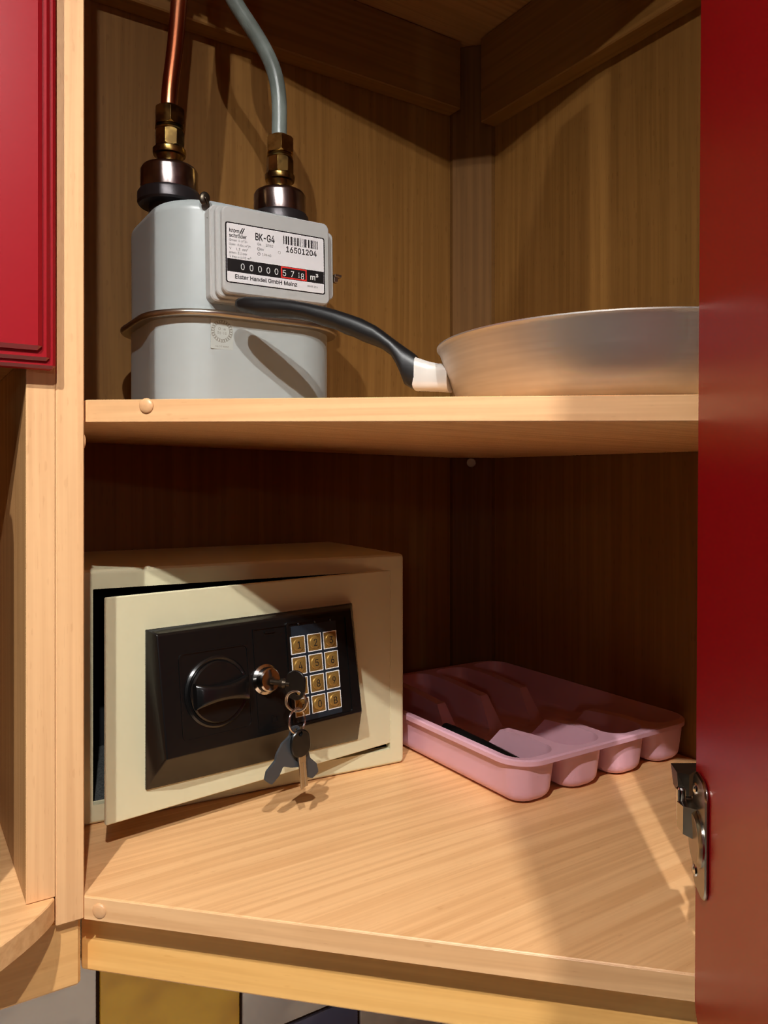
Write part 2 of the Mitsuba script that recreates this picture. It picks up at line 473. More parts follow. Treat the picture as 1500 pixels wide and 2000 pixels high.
obj('arm', arm2, 'hinge_dark', hinge, M=DOOR)
arm3 = hull([(x, y, z) for x, y in ((-0.004, -0.006), (-0.004, -0.001), (-0.026, 0.016), (-0.026, 0.022)) for z in (ha - 0.006, ha + 0.013)])
obj('arm', arm3, 'hinge_nickel', hinge, M=DOOR)
obj('pivot', moved(lathe([(0, 0), (0.0026, 0), (0.0026, 0.017), (0.0018, 0.018), (0, 0.018)], 16), 0.000, -0.0075, ha + 0.0012), 'chrome', hinge, M=DOOR, smooth=30)

# ------------------------------------------------------------------ neighbouring cabinet on the left
nb = thing('wall_cabinet', 'beech wall cabinet at the left with red moulded door above an open niche', 'cabinet')
NX = FLx - PT                                  # joint between the two cabinets
NW = 0.60
NZ = -0.283                                    # top of its bottom board
NB = 0.082                                     # underside of the closed part
obj('side_panel', cbox(NX - PT, NX - 0.0003, FLy + 0.0012, 0.0, NZ, CEIL + 0.016), 'wood_face', nb)
obj('edge_band', cbox(NX - PT, NX - 0.0003, FLy, FLy + 0.0011, NZ, CEIL + 0.016, 0.0004), 'wood_upright', nb)
obj('side_panel', cbox(NX - NW, NX - NW + PT, FLy, 0.0, NZ, CEIL + 0.016), 'wood_face', nb)
obj('back_panel', cbox(NX - NW + PT, NX - PT, -0.006, 0.0, NZ, CEIL + 0.016), 'wood_inside', nb)
obj('middle_board', cbox(NX - NW + PT, NX - PT, FLy + 0.001, -0.006, NB, NB + 0.016), 'wood_face_x', nb)
obj('top_board', cbox(NX - NW + PT, NX - PT, FLy + 0.001, -0.006, CEIL, CEIL + 0.016), 'wood_along_wall', nb)
# bottom board with a bowed front
arc = []
for k in range(65):
    t = 0.5 - 0.5 * math.cos(math.pi * k / 64)
    x = NX - 0.0008 - t * (NW - 0.001)
    arc.append((x, FLy - 0.130 * (1 - (2 * t - 1) ** 2) ** 0.80 if 0 < t < 1 else FLy))
bow = Polygon([(NX - 0.0008, 0.0), *arc, (NX - NW, 0.0)]).convex_hull
obj('bottom_board', prism(np.array(bow.exterior.coords)[:-1], NZ - 0.0165, NZ - 0.0003, 0.0008), 'wood_along_wall', nb)
obj('pelmet', cbox(NX - NW, FLx - 0.0006, FLy + 0.0075, FLy + 0.0235, PZ0, BB - 0.0003, 0.0022), 'wood_pelmet_wall', nb)
# red door with a stepped moulded frame
RD0, RD1 = FLy - 0.0215, FLy - 0.0015
dx1, dz0 = NX - 0.0022, 0.0745
ndoor = obj('door', cbox(NX - NW + 0.002, dx1, RD1 - 0.0125, RD1, dz0, 0.605, 0.002), 'red_gloss', nb, label='glossy red door with raised centre and stepped edge')
obj('raised_step', cbox(NX - NW + 0.006, dx1 - 0.0042, RD1 - 0.0165, RD1 - 0.012, dz0 + 0.0045, 0.6, 0.0022), 'red_gloss', ndoor)
obj('raised_panel', cbox(NX - NW + 0.011, dx1 - 0.0095, RD0 - 0.001, RD1 - 0.016, dz0 + 0.0105, 0.595, 0.0028), 'red_gloss', ndoor)

can = thing('storage_jar', 'dark storage jar standing on the open shelf of the left cabinet', 'jar')
CAN = CAB @ trimesh.transformations.translation_matrix([-0.724, -0.285, NZ])
obj('body', lathe([(0, 0), (0.058, 0), (0.060, 0.002), (0.060, 0.322), (0.058, 0.334), (0.050, 0.342), (0, 0.342)], 48), 'canister_dark', can, M=CAN, smooth=35)
obj('lid', lathe([(0, 0.3422), (0.044, 0.3422), (0.044, 0.346), (0.040, 0.350), (0, 0.351)], 40), 'black_matt', can, M=CAN, smooth=35)

# ------------------------------------------------------------------ gas meter hanging on its two pipes
def shelf_top(x, y):
    w = CAB @ np.array([x, y, 0, 1])
    return SH(w[0], w[1]) + 0.0158


meter = thing('gas_meter', 'light grey gas meter with counter plate standing on the shelf under two pipes', 'gas meter')
MX0, MX1, MY0, MY1 = -0.5025, -0.3255, -0.200, -0.045
MZB, MZF, MZT = max(shelf_top(MX0, MY0), shelf_top(MX1, MY0), shelf_top(MX0, MY1), shelf_top(MX1, MY1)) + 0.0005, 0.1475, 0.2515
ro = lambda g, r: rrect(MX0 + g, MX1 - g, MY0 + g, MY1 - g, max(r - g, 0.004), 12)
up = [(ro(0.0005, 0.05), MZF)]
for a in np.linspace(0, math.pi / 2, 7):
    up.append((ro(0.012 * (1 - math.cos(a)), 0.05), MZT - 0.012 + 0.012 * math.sin(a)))
obj('upper_housing', layers(up), 'meter_grey', meter, smooth=40)
obj('lower_housing', layers([(ro(0.006, 0.05), MZB), (ro(0.002, 0.05), MZB + 0.005), (ro(0.0, 0.05), MZB + 0.010), (ro(0.0, 0.05), MZF)]), 'meter_grey', meter, smooth=40)
fr = []
for a in np.linspace(-math.pi / 2, math.pi / 2, 9):
    fr.append((ro(-0.0075 - 0.0028 * math.cos(a), 0.05), MZF + 0.0030 * math.sin(a)))
obj('seam_flange', layers(fr), 'flange_metal', meter, smooth=40, label='rolled metal seam around the middle')
# index box
BX0, BX1, BZ0, BZ1 = -0.4665, -0.3530, 0.1585, 0.2425
MF = MY0
steps = [(0.0, 0.0, 0.010), (0.0035, 0.010, 0.016), (0.0068, 0.016, 0.0225)]
BOX = CAB @ trimesh.transformations.rotation_matrix(math.radians(-0.9), [0, 1, 0], [-0.40, MF, 0.20])
obj('mounting_bracket', slab(-0.4600, -0.3455, 0.1715, 0.2350, MF - 0.012, MF + 0.006, 0.005, 0.001), 'meter_plastic', meter, M=BOX, smooth=35)
ibox = None
for i, (g, a, b) in enumerate(steps):
    me = slab(BX0 + g, BX1 - 0.0012 * i, BZ0 + g * 0.75, BZ1 - g * 0.5, MF - b, MF - a + (0.02 if i == 0 else 0.0), 0.006, 0.0012)
    k = obj('index_box' if i == 0 else 'rib', me, 'meter_plastic', meter if i == 0 else ibox, M=BOX, smooth=35)
    ibox = ibox or k
# counter plate: local frame with the lower left corner of the plate at the origin
PLW, PLH = 0.0945, 0.0505
PL = BOX @ trimesh.transformations.translation_matrix([-0.4563, MF - 0.0226, 0.1735])
obj('plate_surround', plate(Polygon(rrect(-0.0010, PLW + 0.0012, -0.0008, PLH + 0.0011, 0.0022, 5)), 0.0003), 'ink', meter, M=PL)
ip = obj('index_plate', plate(Polygon(rrect(0, PLW, 0, PLH, 0.0016, 5)), 0.0006), 'plate_white', meter, M=PL, label='white printed counter plate')
Y = -0.0006
mm = 0.001


def print_(name, mesh, m='ink', holder=None):
    return obj(name, mesh, m, meter, M=PL)


logo = join(text('krom', 2.4 * mm, 42.9 * mm, 3.4 * mm, 9.2 * mm, Y, bold=True), text('schröder', 2.2 * mm, 38.6 * mm, 3.2 * mm, 16.2 * mm, Y, bold=True),
            plate(Polygon([(0.0116, 0.0424), (0.0126, 0.0424), (0.0152, 0.0476), (0.0142, 0.0476)]), 0.00072),
            plate(Polygon([(0.0133, 0.0424), (0.0143, 0.0424), (0.0169, 0.0476), (0.0159, 0.0476)]), 0.00072))
print_('logo', logo)
print_('lettering', text('BK-G4', 26.6 * mm, 39.3 * mm, 6.2 * mm, 18.4 * mm, Y, bold=True))
for s, x, z, h, w in [('Qmax  6 m³/h', 2.2, 35.2, 2.0, 16.6), ('Qmin  0,04 m³/h', 2.2, 31.5, 2.0, 19.6), ('V     1,2  dm³', 2.2, 27.9, 2.0, 17.2), ('pmax 0,5 bar', 2.2, 24.4, 2.0, 16.4),
                      ('1 imp = 0,01 m³', 2.2, 21.0, 2.0, 20.0), ('G4     2002', 28.4, 35.0, 2.3, 15.2), ('tbr', 31.4, 30.9, 2.0, 3.4), ('105 40', 33.0, 26.6, 1.9, 8.4), ('0800 354', 77.0, 4.2, 1.7, 11.0)]:
    print_('lettering', text(s, x * mm, z * mm, h * mm, w * mm, Y))
for x, z in ((29.6, 31.8), (29.8, 27.4)):
    print_('symbol', plate(Point(x * mm, z * mm).buffer(0.0014).difference(Point(x * mm, z * mm).buffer(0.0010)), 0.00072))
rng = np.random.default_rng(4)
bars, x = [], 53.6
while x < 87.5:
    w = rng.choice([0.45, 0.45, 0.9, 1.35])
    bars.append(sbox(x * mm, 39.9 * mm, (x + w) * mm, 47.4 * mm))
    x += w + rng.choice([0.5, 0.5, 0.95, 1.3])
print_('barcode', join(*[plate(b, 0.00072) for b in bars]))
print_('lettering', text('16501204', 56.2 * mm, 33.2 * mm, 5.0 * mm, 31.0 * mm, Y, bold=True))
print_('counter_window', plate(sbox(0.2 * mm, 8.8 * mm, PLW - 0.0002, 20.0 * mm), 0.00068))
for k, xx in enumerate((12.6, 20.8, 28.8, 36.8, 44.6)):
    print_('counter_digit', text('0', xx * mm, 11.4 * mm, 5.4 * mm, 3.4 * mm, -0.00068), 'ink_light')
for s, xx, zz_ in (('5', 52.6, 11.2), ('7', 60.6, 11.2), ('8', 70.6, 10.4)):
    print_('counter_digit', text(s, xx * mm, zz_ * mm, 5.4 * mm, 3.2 * mm, -0.00068), 'ink_light')
print_('counter_digit', text('1', 68.0 * mm, 11.6 * mm, 4.6 * mm, 1.3 * mm, -0.00068), 'ink_light')
print_('decimal_frame', plate(sbox(0.0508, 0.0092, 0.0765, 0.0196).difference(sbox(0.0520, 0.0104, 0.0753, 0.0184)), 0.0009), 'ink_red')
print_('lettering', text('m³', 80.2 * mm, 11.2 * mm, 5.0 * mm, 8.2 * mm, -0.00068, bold=True), 'ink_light')
print_('lettering', text('Elster Handel GmbH Mainz', 7.2 * mm, 3.2 * mm, 3.5 * mm, 59.5 * mm, Y, bold=True))
print_('detent', plate(Point(49.5 * mm, 31.5 * mm).buffer(0.0013).difference(Point(49.5 * mm, 31.5 * mm).buffer(0.0010)), 0.00066), 'ink_grey')
# transport tab at the right, lead seal at the top left, round test stamp on the lower housing
obj('side_tab', join(cbox(-0.341, -0.3335, MF - 0.007, MF - 0.001, 0.1965, 0.1992, 0.0004), cbox(-0.341, -0.337, MF - 0.006, MF - 0.001, 0.1915, 0.1966, 0.0004)), 'flange_metal', meter)
seal = trimesh.creation.icosphere(3, 0.0048); seal.apply_scale([1, 0.5, 1.25])
obj('lead_seal', rot(moved(seal, -0.4690, MF - 0.003, 0.2475), 12, [0, 1, 0], (-0.469, MF, 0.2475)), 'hinge_dark', meter, smooth=True)
obj('seal_wire', tube([(-0.4690, MF - 0.003, 0.251), (-0.4680, MF - 0.006, 0.2445), (-0.4655, MF - 0.004, 0.2410), (-0.4655, MF - 0.003, 0.235), (-0.4665, MF - 0.004, 0.230)], 0.0008, 8), 'hinge_dark', meter, smooth=True)
SX, SZ = -0.4520, 0.1300
ST = CAB @ trimesh.transformations.translation_matrix([SX, MF, SZ])
obj('test_sticker', plate(Polygon(rrect(-0.0105, 0.0105, -0.0125, 0.0130, 0.001, 3)), 0.0003), 'sticker_grey', meter, M=ST)
ring = lambda a, b, z=0.0035: Point(0, z).buffer(a).difference(Point(0, z).buffer(b))
teeth = shapely.union_all([shapely.affinity.rotate(sbox(-0.0005, 0.0035 + 0.0076, 0.0005, 0.0035 + 0.0096), q * 15, origin=(0, 0.0035)) for q in range(24)])
obj('stamp_print', join(plate(ring(0.0074, 0.0070), 0.00042), plate(ring(0.0100, 0.0097), 0.00042), plate(teeth, 0.00042)), 'ink_grey', meter, M=ST)
obj('lettering', join(text('G-4', -0.0035, 0.0045, 0.0022, 0.007, -0.0003), text('02-11', -0.0042, 0.0008, 0.0022, 0.0084, -0.0003), text('0102 M06', -0.0062, -0.0108, 0.0014, 0.0125, -0.0003)), 'ink_grey', meter, M=ST)


# ------------------------------------------------------------------ pipes with their screwed unions
def hexa(r, n=6, turn=0.0):
    a = np.arange(n) * 2 * math.pi / n + turn
    return np.c_[np.cos(a), np.sin(a)] * r


def hexnut(r, z0, z1, n=6, turn=0.0):
    c = 0.0018
    return tri(man(layers([(hexa(r, n, turn), z0), (hexa(r, n, turn), z1)])) ^ man(lathe([(0, z0), (r - c * 0.8, z0), (r, z0 + c), (r, z1 - c), (r - c * 0.8, z1), (0, z1)], 48)))


def pipe(name, label, mat_pipe, base, path, nutmat, dz, sz=1.0):
    t = thing(name, label, 'pipe')
    M = CAB @ trimesh.transformations.translation_matrix([base[0], base[1], MZT + dz])
    obj('tube', tube(np.array(path) - np.array([base[0], base[1], MZT + dz]), 0.0078, 22, 8), mat_pipe, t, M=M, smooth=True)
    obj('gasket_disc', lathe([(0, -0.0005 - dz), (0.019, -0.0005 - dz), (0.019, 0.010), (0.028, 0.0105), (0.0296, 0.0125), (0.0296, 0.021), (0.028, 0.0235), (0, 0.0235)], 48), 'gasket_dark', t, M=M, smooth=35)
    obj('union_nut', lathe([(0, 0.0232), (0.0262, 0.0232), (0.0268, 0.0245), (0.0268, 0.043), (0.0252, 0.0462), (0.0235, 0.0472), (0, 0.0472)], 48), 'nut_steel', t, M=M, smooth=35, label='wide steel union nut')
    obj('tail_piece', lathe([(0, 0.046), (0.0118, 0.046), (0.0105, 0.050), (0.0105, 0.054), (0.0125, 0.0585), (0.0150, 0.0592), (0.0155, 0.061), (0.0155, 0.0645), (0.0132, 0.0660), (0, 0.066)], 40), nutmat[0], t, M=M, smooth=35)
    obj('hexagon_body', hexnut(0.0140, 0.0655, 0.0825, 8, 0.2), nutmat[0], t, M=M, smooth=25)
    obj('collar', lathe([(0, 0.0820), (0.0122, 0.0822), (0.0134, 0.0836), (0.0122, 0.0850), (0.0118, 0.0868), (0, 0.0870)], 40), nutmat[0], t, M=M, smooth=35)
    obj('compression_nut', hexnut(0.0150, 0.0868, 0.1035, 6, nutmat[2]), nutmat[1], t, M=M, smooth=25)
    obj('olive', lathe([(0, 0.1030), (0.0105, 0.1032), (0.0088, 0.1062), (0, 0.1065)], 32), nutmat[1], t, M=M, smooth=35)
    return t


pipe('copper_pipe', 'bare copper pipe rising from the left top of the gas meter', 'copper', (-0.4759, -0.125),
     [(-0.4759, -0.125, 0.340), (-0.4757, -0.125, 0.370), (-0.4715, -0.125, 0.4073), (-0.4665, -0.125, 0.463), (-0.4600, -0.125, 0.540), (-0.4570, -0.125, 0.6015)], ('brass_old', 'brass_old', 0.3), 0.0)
pipe('grey_pipe', 'grey painted bent pipe rising from the right top of the gas meter', 'grey_paint', (-0.3606, -0.125),
     [(-0.3606, -0.125, 0.345), (-0.3612, -0.125, 0.375), (-0.3620, -0.125, 0.400), (-0.3672, -0.125, 0.423), (-0.3820, -0.125, 0.4480), (-0.4010, -0.125, 0.4697), (-0.4135, -0.125, 0.486), (-0.4195, -0.125, 0.512), (-0.4200, -0.125, 0.55), (-0.4200, -0.125, 0.6015)], ('brass_old', 'brass_new', 0.18), 0.0)

# ------------------------------------------------------------------ frying pan
pan = thing('frying_pan', 'stainless steel frying pan with black handle lying on the shelf', 'frying pan')
PCX, PCY, PR = 0.1795, 0.593, 0.1385
pz = max(SH(PCX + dx, PCY + dy) for dx in (-0.1, 0.1) for dy in (-0.1, 0.1)) + 0.0160
PH = 0.1035 - pz
prof = [(0, 0), (0.102, 0), (0.110, 0.0012), (0.1165, 0.0045), (0.1215, 0.0105), (0.1262, 0.020), (0.1318, 0.034), (PR - 0.0022, PH - 0.0035), (PR, PH - 0.0010), (PR, PH), (PR - 0.0018, PH), (PR - 0.0042, PH - 0.003), (0.1295, 0.034), (0.1235, 0.020), (0.1165, 0.008), (0.108, 0.0035), (0, 0.003)]
PAN = frame(PCX, PCY, 0.0, pz)
obj('bowl', lathe(prof, 128), 'pan_steel', pan, M=PAN, smooth=28)
tipd = np.array([-0.163, 0.05]); tipd /= np.linalg.norm(tipd)
HAN = frame(0.040, 0.61, math.atan2(tipd[1], tipd[0]))


def sect(t, z0, z1, w, p=2.6, n=28):
    a = np.linspace(0, 2 * math.pi, n, endpoint=False)
    c, s = np.cos(a), np.sin(a)
    return np.c_[np.full(n, t), w * np.sign(c) * np.abs(c) ** (2 / p), (z0 + z1) / 2 + (z1 - z0) / 2 * np.sign(s) * np.abs(s) ** (2 / p)]


ts = [0.1738, 0.1728, 0.169, 0.162, 0.150, 0.1347, 0.120, 0.1075, 0.0990, 0.0907, 0.0830, 0.0755, 0.0679, 0.0600, 0.0484, 0.0429, 0.0346, 0.0300, 0.0270, 0.0238, 0.0190, 0.0146]
zt = [0.1545, 0.1560, 0.1568, 0.1572, 0.1560, 0.1540, 0.1512, 0.1482, 0.1460, 0.1437, 0.1412, 0.1385, 0.1357, 0.1325, 0.1262, 0.1222, 0.1157, 0.1122, 0.1100, 0.1076, 0.1042, 0.1008]
zb = [0.1496, 0.1476, 0.1458, 0.1436, 0.1402, 0.1386, 0.1369, 0.1340, 0.1306, 0.1278, 0.1252, 0.1212, 0.1184, 0.1143, 0.1096, 0.1070, 0.1008, 0.0930, 0.0862, 0.0775, 0.0745, 0.0727]
hw = [0.003, 0.006, 0.0095, 0.0118, 0.0126, 0.0126, 0.0124, 0.0122, 0.012, 0.0118, 0.0116, 0.0114, 0.0112, 0.011, 0.0108, 0.0108, 0.0108, 0.0106, 0.0104, 0.0102, 0.0098, 0.0094]
obj('handle', rings([sect(*q) for q in zip(ts, zb, zt, hw)]), 'pan_handle_black', pan, M=HAN, smooth=45, label='black curved plastic handle')
obj('ferrule', rings([sect(*q, p=3.2) for q in zip([0.0165, 0.0150, 0.004, -0.004, -0.0125], [0.0738, 0.0722, 0.0716, 0.0712, 0.070], [0.0985, 0.0992, 0.0950, 0.0930, 0.0925], [0.0085, 0.0092, 0.0095, 0.010, 0.012])]), 'ferrule_white', pan, M=HAN, smooth=35, label='bright metal ferrule between handle and pan')

# ------------------------------------------------------------------ the safe
safe = thing('safe', 'beige home safe standing ajar on the bottom board with black keypad lock', 'safe')
sang = math.atan2(0.1465, 0.2701)
SAFE = frame(0.0209, 0.784, sang)
SW, SD, SZ0, SZ1 = 0.329, 0.180, BT + 0.0004, -0.0737
outer = rbox(-SW, 0, 0.0, SD, SZ0, SZ1, 0.0045, 4)
fw = 0.0165
bodym = cut(outer, cbox(-SW + 0.0290, -fw, -0.01, 0.008, SZ0 + fw, SZ1 - fw, 0.0005), cbox(-SW + 0.004, -0.004, 0.0079, SD - 0.004, SZ0 + 0.004, SZ1 - 0.004, 0.0005))
obj('body', bodym, 'safe_beige', safe, M=SAFE, smooth=25)
inner = cut(cbox(-SW + 0.0042, -0.0042, 0.020, SD - 0.0042, SZ0 + 0.0042, SZ1 - 0.0042, 0.0003), cbox(-SW + 0.006, -0.006, 0.010, SD - 0.006, SZ0 + 0.006, SZ1 - 0.006, 0.0003))
obj('lining', inner, 'safe_inside', safe, M=SAFE)
obj('mat', cbox(-SW + 0.007, -0.007, 0.022, SD - 0.007, SZ0 + 0.0062, SZ0 + 0.009, 0.0003), 'carpet_dark', safe, M=SAFE, label='dark carpet mat inside')
# door, hinged at its right edge
dang = math.atan2(0.188, 0.2208)
SDOOR = frame(0.0078, 0.778, dang)
DW, DZ0, DZ1 = 0.2905, -0.2648, -0.0896
sd = obj('door', cbox(-DW, -0.0005, 0.0, 0.0045, DZ0, DZ1, 0.0008), 'safe_beige', safe, M=SDOOR, label='beige safe door standing ajar')
obj('bolt_box', cbox(-DW + 0.014, -0.022, 0.0045, 0.026, DZ0 + 0.012, DZ1 - 0.012, 0.001), 'safe_beige', sd, M=SDOOR)
# black lock housing, a wedge thicker at the bottom
LX0, LX1, LZ0, LZ1 = -0.2592, -0.0455, -0.2445, -0.1180
fx0, fx1, fz0, fz1, ft, fb = -0.2560, -0.0575, -0.2180, -0.1200, -0.0125, -0.0250


def around(x, y, z, r, n=3):
    s = trimesh.creation.icosphere(1, r).vertices
    return s + np.array([x, y, z])


lock = hull(np.vstack([[(LX0, 0, LZ0), (LX1 + 0.0, 0, LZ0 - 0.0065), (LX1 - 0.007, 0, LZ1), (LX0, 0, LZ1)], [(LX0, -0.002, LZ0), (LX1, -0.002, LZ0 - 0.0065), (LX1 - 0.007, -0.002, LZ1), (LX0, -0.002, LZ1)],
                       around(fx0 + 0.0025, ft + 0.0025, fz1 - 0.0025, 0.0025), around(fx1 - 0.006, ft + 0.0025, fz1 - 0.0025, 0.0025), around(fx0 + 0.005, fb + 0.0025, fz0 + 0.0025, 0.0025), around(fx1 - 0.0025, fb + 0.0025, fz0 + 0.0025, 0.0025)]))
lk = obj('lock_housing', lock, 'black_plastic', sd, M=SDOOR, smooth=25)
# face frame: x along the door, z up the sloping face, origin at its middle height
slope = math.atan2(fb - ft, -(fz1 - fz0))
FACE = SDOOR @ trimesh.transformations.translation_matrix([0, (ft + fb) / 2, (fz0 + fz1) / 2]) @ trimesh.transformations.rotation_matrix(-math.atan2(ft - fb, fz1 - fz0), [1, 0, 0])
zf = lambda z: z - (fz0 + fz1) / 2
obj('knob_frame', plate(Polygon(rrect(-0.2385, -0.1755, zf(-0.2065), zf(-0.1375), 0.005, 5)).difference(Polygon(rrect(-0.2373, -0.1767, zf(-0.2053), zf(-0.1387), 0.0042, 5))), 0.0008), 'black_plastic', sd, M=FACE)
kc = (-0.2065, zf(-0.1720))
dial = lathe([(0.0235, 0), (0.0285, 0), (0.0288, 0.0012), (0.0272, 0.0026), (0.0250, 0.0020), (0.0235, 0.0004)], 56)
toy = trimesh.geometry.align_vectors([0, 0, 1], [0, -1, 0])
dial.apply_transform(toy)
obj('dial_ring', moved(dial, kc[0], 0, kc[1]), 'knob_black', sd, M=FACE, smooth=30)
kb = lathe([(0, 0), (0.0248, 0), (0.0248, 0.0035), (0.0236, 0.005), (0, 0.0052)], 56); kb.apply_transform(toy)
obj('knob', moved(kb, kc[0], 0, kc[1]), 'knob_black', sd, M=FACE, smooth=30)
gs = []
for x in np.linspace(-0.0235, 0.0235, 17):
    q = x / 0.0235
    h = 0.0062 + 0.0042 * q * q
    n_ = 20
    a = np.linspace(0, 2 * math.pi, n_, endpoint=False)
    dpt = 0.0125 * math.sqrt(max(1 - (0.93 * q) ** 2, 0)) ** 0.5
    gs.append(np.c_[np.full(n_, x), -0.0045 - dpt * 0.5 - dpt * 0.5 * np.sign(np.cos(a)) * np.abs(np.cos(a)) ** 0.5, h * np.sign(np.sin(a)) * np.abs(np.sin(a)) ** 0.6])
grip = rings(gs)
obj('knob_grip', moved(grip, kc[0], 0, kc[1]), 'knob_black', sd, M=FACE, smooth=35)
# centre strip with lock cylinder
obj('centre_frame', plate(sbox(-0.1700, zf(-0.2130), -0.1345, zf(-0.1265)).difference(sbox(-0.1692, zf(-0.2122), -0.1353, zf(-0.1273))), 0.0009), 'black_plastic', sd, M=FACE)
obj('battery_tab', plate(Polygon(rrect(-0.1585, -0.1485, zf(-0.1315), zf(-0.1290), 0.0008, 3)), 0.0012), 'black_plastic', sd, M=FACE)
obj('reset_hole', plate(sbox(-0.1565, zf(-0.2075), -0.1505, zf(-0.2015)).difference(sbox(-0.1555, zf(-0.2065), -0.1515, zf(-0.2025))), 0.0009), 'black_plastic', sd, M=FACE)
lc = (-0.1605, zf(-0.1700))
cyl = lathe([(0, 0), (0.0128, 0), (0.0128, 0.0014), (0.0106, 0.0032), (0.0100, 0.0085), (0.0088, 0.0098), (0, 0.0098)], 40); cyl.apply_transform(toy)
obj('lock_cylinder', moved(cyl, lc[0], 0, lc[1]), 'chrome', sd, M=FACE, smooth=30, label='chrome lock cylinder')
# keypad
KX0, KX1, KZ0, KZ1 = -0.1365, -0.0690, zf(-0.2150), zf(-0.1245)
obj('keypad_frame', plate(Polygon(rrect(KX0, KX1, KZ0, KZ1, 0.003, 4)).difference(Polygon(rrect(KX0 + 0.002, KX1 - 0.0015, KZ0 + 0.0015, KZ1 - 0.002, 0.002, 4))), 0.0014), 'black_plastic', sd, M=FACE)
obj('keypad_plate', plate(Polygon(rrect(KX0 + 0.0055, KX1 - 0.0125, KZ0 + 0.0025, KZ1 - 0.0045, 0.001, 3)), 0.0004), 'keypad_blue', sd, M=FACE)
cx = [-0.1248, -0.1070, -0.0895]
rz = [zf(-0.1458) - k * 0.0181 for k in range(4)]
names = ['1', '2', '3', '4', '5', '6', '7', '8', '9', 'A', '0', 'B']
bmesh = lathe([(0, 0), (0.0056, 0), (0.0058, 0.0006), (0.0052, 0.0014), (0.0038, 0.0017), (0, 0.0017)], 32); bmesh.apply_transform(toy)
for r in range(4):
    for c in range(3):
        X, Z = cx[c] - 0.0004 * r * 0, rz[r]
        sq = Polygon(rrect(X - 0.0077, X + 0.0077, Z - 0.0079, Z + 0.0079, 0.0005, 2))
        obj('button_border', plate(sq.difference(Polygon(rrect(X - 0.0069, X + 0.0069, Z - 0.0071, Z + 0.0071, 0.0004, 2))), 0.0007), 'ink_light', sd, M=FACE)
        obj('button_square', plate(Polygon(rrect(X - 0.0069, X + 0.0069, Z - 0.0071, Z + 0.0071, 0.0004, 2)), 0.0006), 'button_brass', sd, M=FACE)
        obj('button', moved(bmesh, X, -0.0006, Z), 'button_brass', sd, M=FACE, smooth=30)
        t_ = text(names[r * 3 + c], 0, 0, 0.0062, None, 0.0)
        t_.apply_scale([0.9, 1, 1])
        b_ = t_.bounds.mean(0)
        obj('button_digit', moved(t_, X - b_[0], -0.0023, Z - b_[2]), 'ink', sd, M=FACE)
for k in range(3):
    led = trimesh.creation.icosphere(2, 0.0016)
    obj('indicator', moved(led, cx[k] + 0.002, 0, KZ1 - 0.0028), 'black_plastic', sd, M=FACE, smooth=True)

# ------------------------------------------------------------------ keys hanging from the safe's lock
KY = SDOOR


def key_mesh_parts(head_r, head_h, t):
    return slab(-head_r, head_r, -head_h, head_h, -t, t, head_r * 0.95, 0.0007)


k1 = thing('key', 'black headed key stuck in the lock of the safe', 'key')
kl = SDOOR @ trimesh.transformations.translation_matrix([-0.1605, -0.0285, -0.170])
kdir = np.array([0.0270, -0.0220, -0.0115])     # towards the head
kdir /= np.linalg.norm(kdir)
kz = np.array([0.50, -0.86, -0.05]); kz /= np.linalg.norm(kz)
kx = np.array([0, 0, -1.0]) + kz * kz[2]; kx /= np.linalg.norm(kx)
kr = np.eye(4); kr[:3, 0], kr[:3, 1], kr[:3, 2] = kx, np.cross(kz, kx), kz
KA = SDOOR @ trimesh.transformations.translation_matrix([-0.1605, -0.0285, -0.1700]) @ kr
obj('shaft', join(trimesh.creation.cylinder(0.0022, 0.018, sections=16, transform=trimesh.transformations.translation_matrix([0, 0, 0.009])), lathe([(0, 0.009), (0.004, 0.009), (0.0043, 0.012), (0.003, 0.0145), (0, 0.0145)], 20)), 'hinge_dark', k1, M=KA, smooth=30)
hd = slab(-0.0125, 0.0125, -0.0090, 0.0090, -0.0013, 0.0013, 0.0086, 0.0006)
hd = cut(hd, moved(rot(trimesh.creation.cylinder(0.0022, 0.01, sections=20), 90, [1, 0, 0]), 0.0060, 0, 0.0030))
KH = KA @ trimesh.transformations.translation_matrix([0, 0, 0.0230])
obj('head', hd, 'black_plastic', k1, M=KH, smooth=25)
hp = (np.linalg.inv(SDOOR) @ KH @ np.array([0.0060, 0, 0.0030, 1]))[:3]
r1 = thing('key_ring', 'upper steel split ring through the head of the key in the lock', 'key ring')
obj('ring', ring_torus(0.0088, 0.0009, hp + np.array([-0.001, 0.001, -0.0072]), [0.72, 0.62, 0.1]), 'chrome', r1, M=SDOOR, smooth=True)
obj('ring', ring_torus(0.0088, 0.0009, hp + np.array([-0.0014, 0.0022, -0.0073]), [0.70, 0.64, 0.12]), 'chrome', r1, M=SDOOR, smooth=True)
c2 = hp + np.array([-0.0008, 0.001, -0.0235])
r2 = thing('key_ring', 'lower steel ring linking the hanging key to the upper ring', 'key ring')
obj('ring', ring_torus(0.0100, 0.0009, c2, [0.25, -0.95, 0.1]), 'chrome', r2, M=SDOOR, smooth=True)
k2 = thing('key', 'hanging key with round black head and steel blade below the safe lock', 'key')
K2 = SDOOR @ trimesh.transformations.translation_matrix(c2 + np.array([0.0022, -0.0018, -0.0185])) @ trimesh.transformations.rotation_matrix(math.radians(-6), [0, 1, 0])
h2 = slab(-0.0096, 0.0096, -0.0122, 0.0112, -0.0016, 0.0016, 0.0093, 0.0008)
h2 = cut(h2, moved(rot(trimesh.creation.cylinder(0.0022, 0.01, sections=20), 90, [1, 0, 0]), 0, 0, 0.0082))
obj('head', h2, 'black_plastic', k2, M=K2, smooth=25)
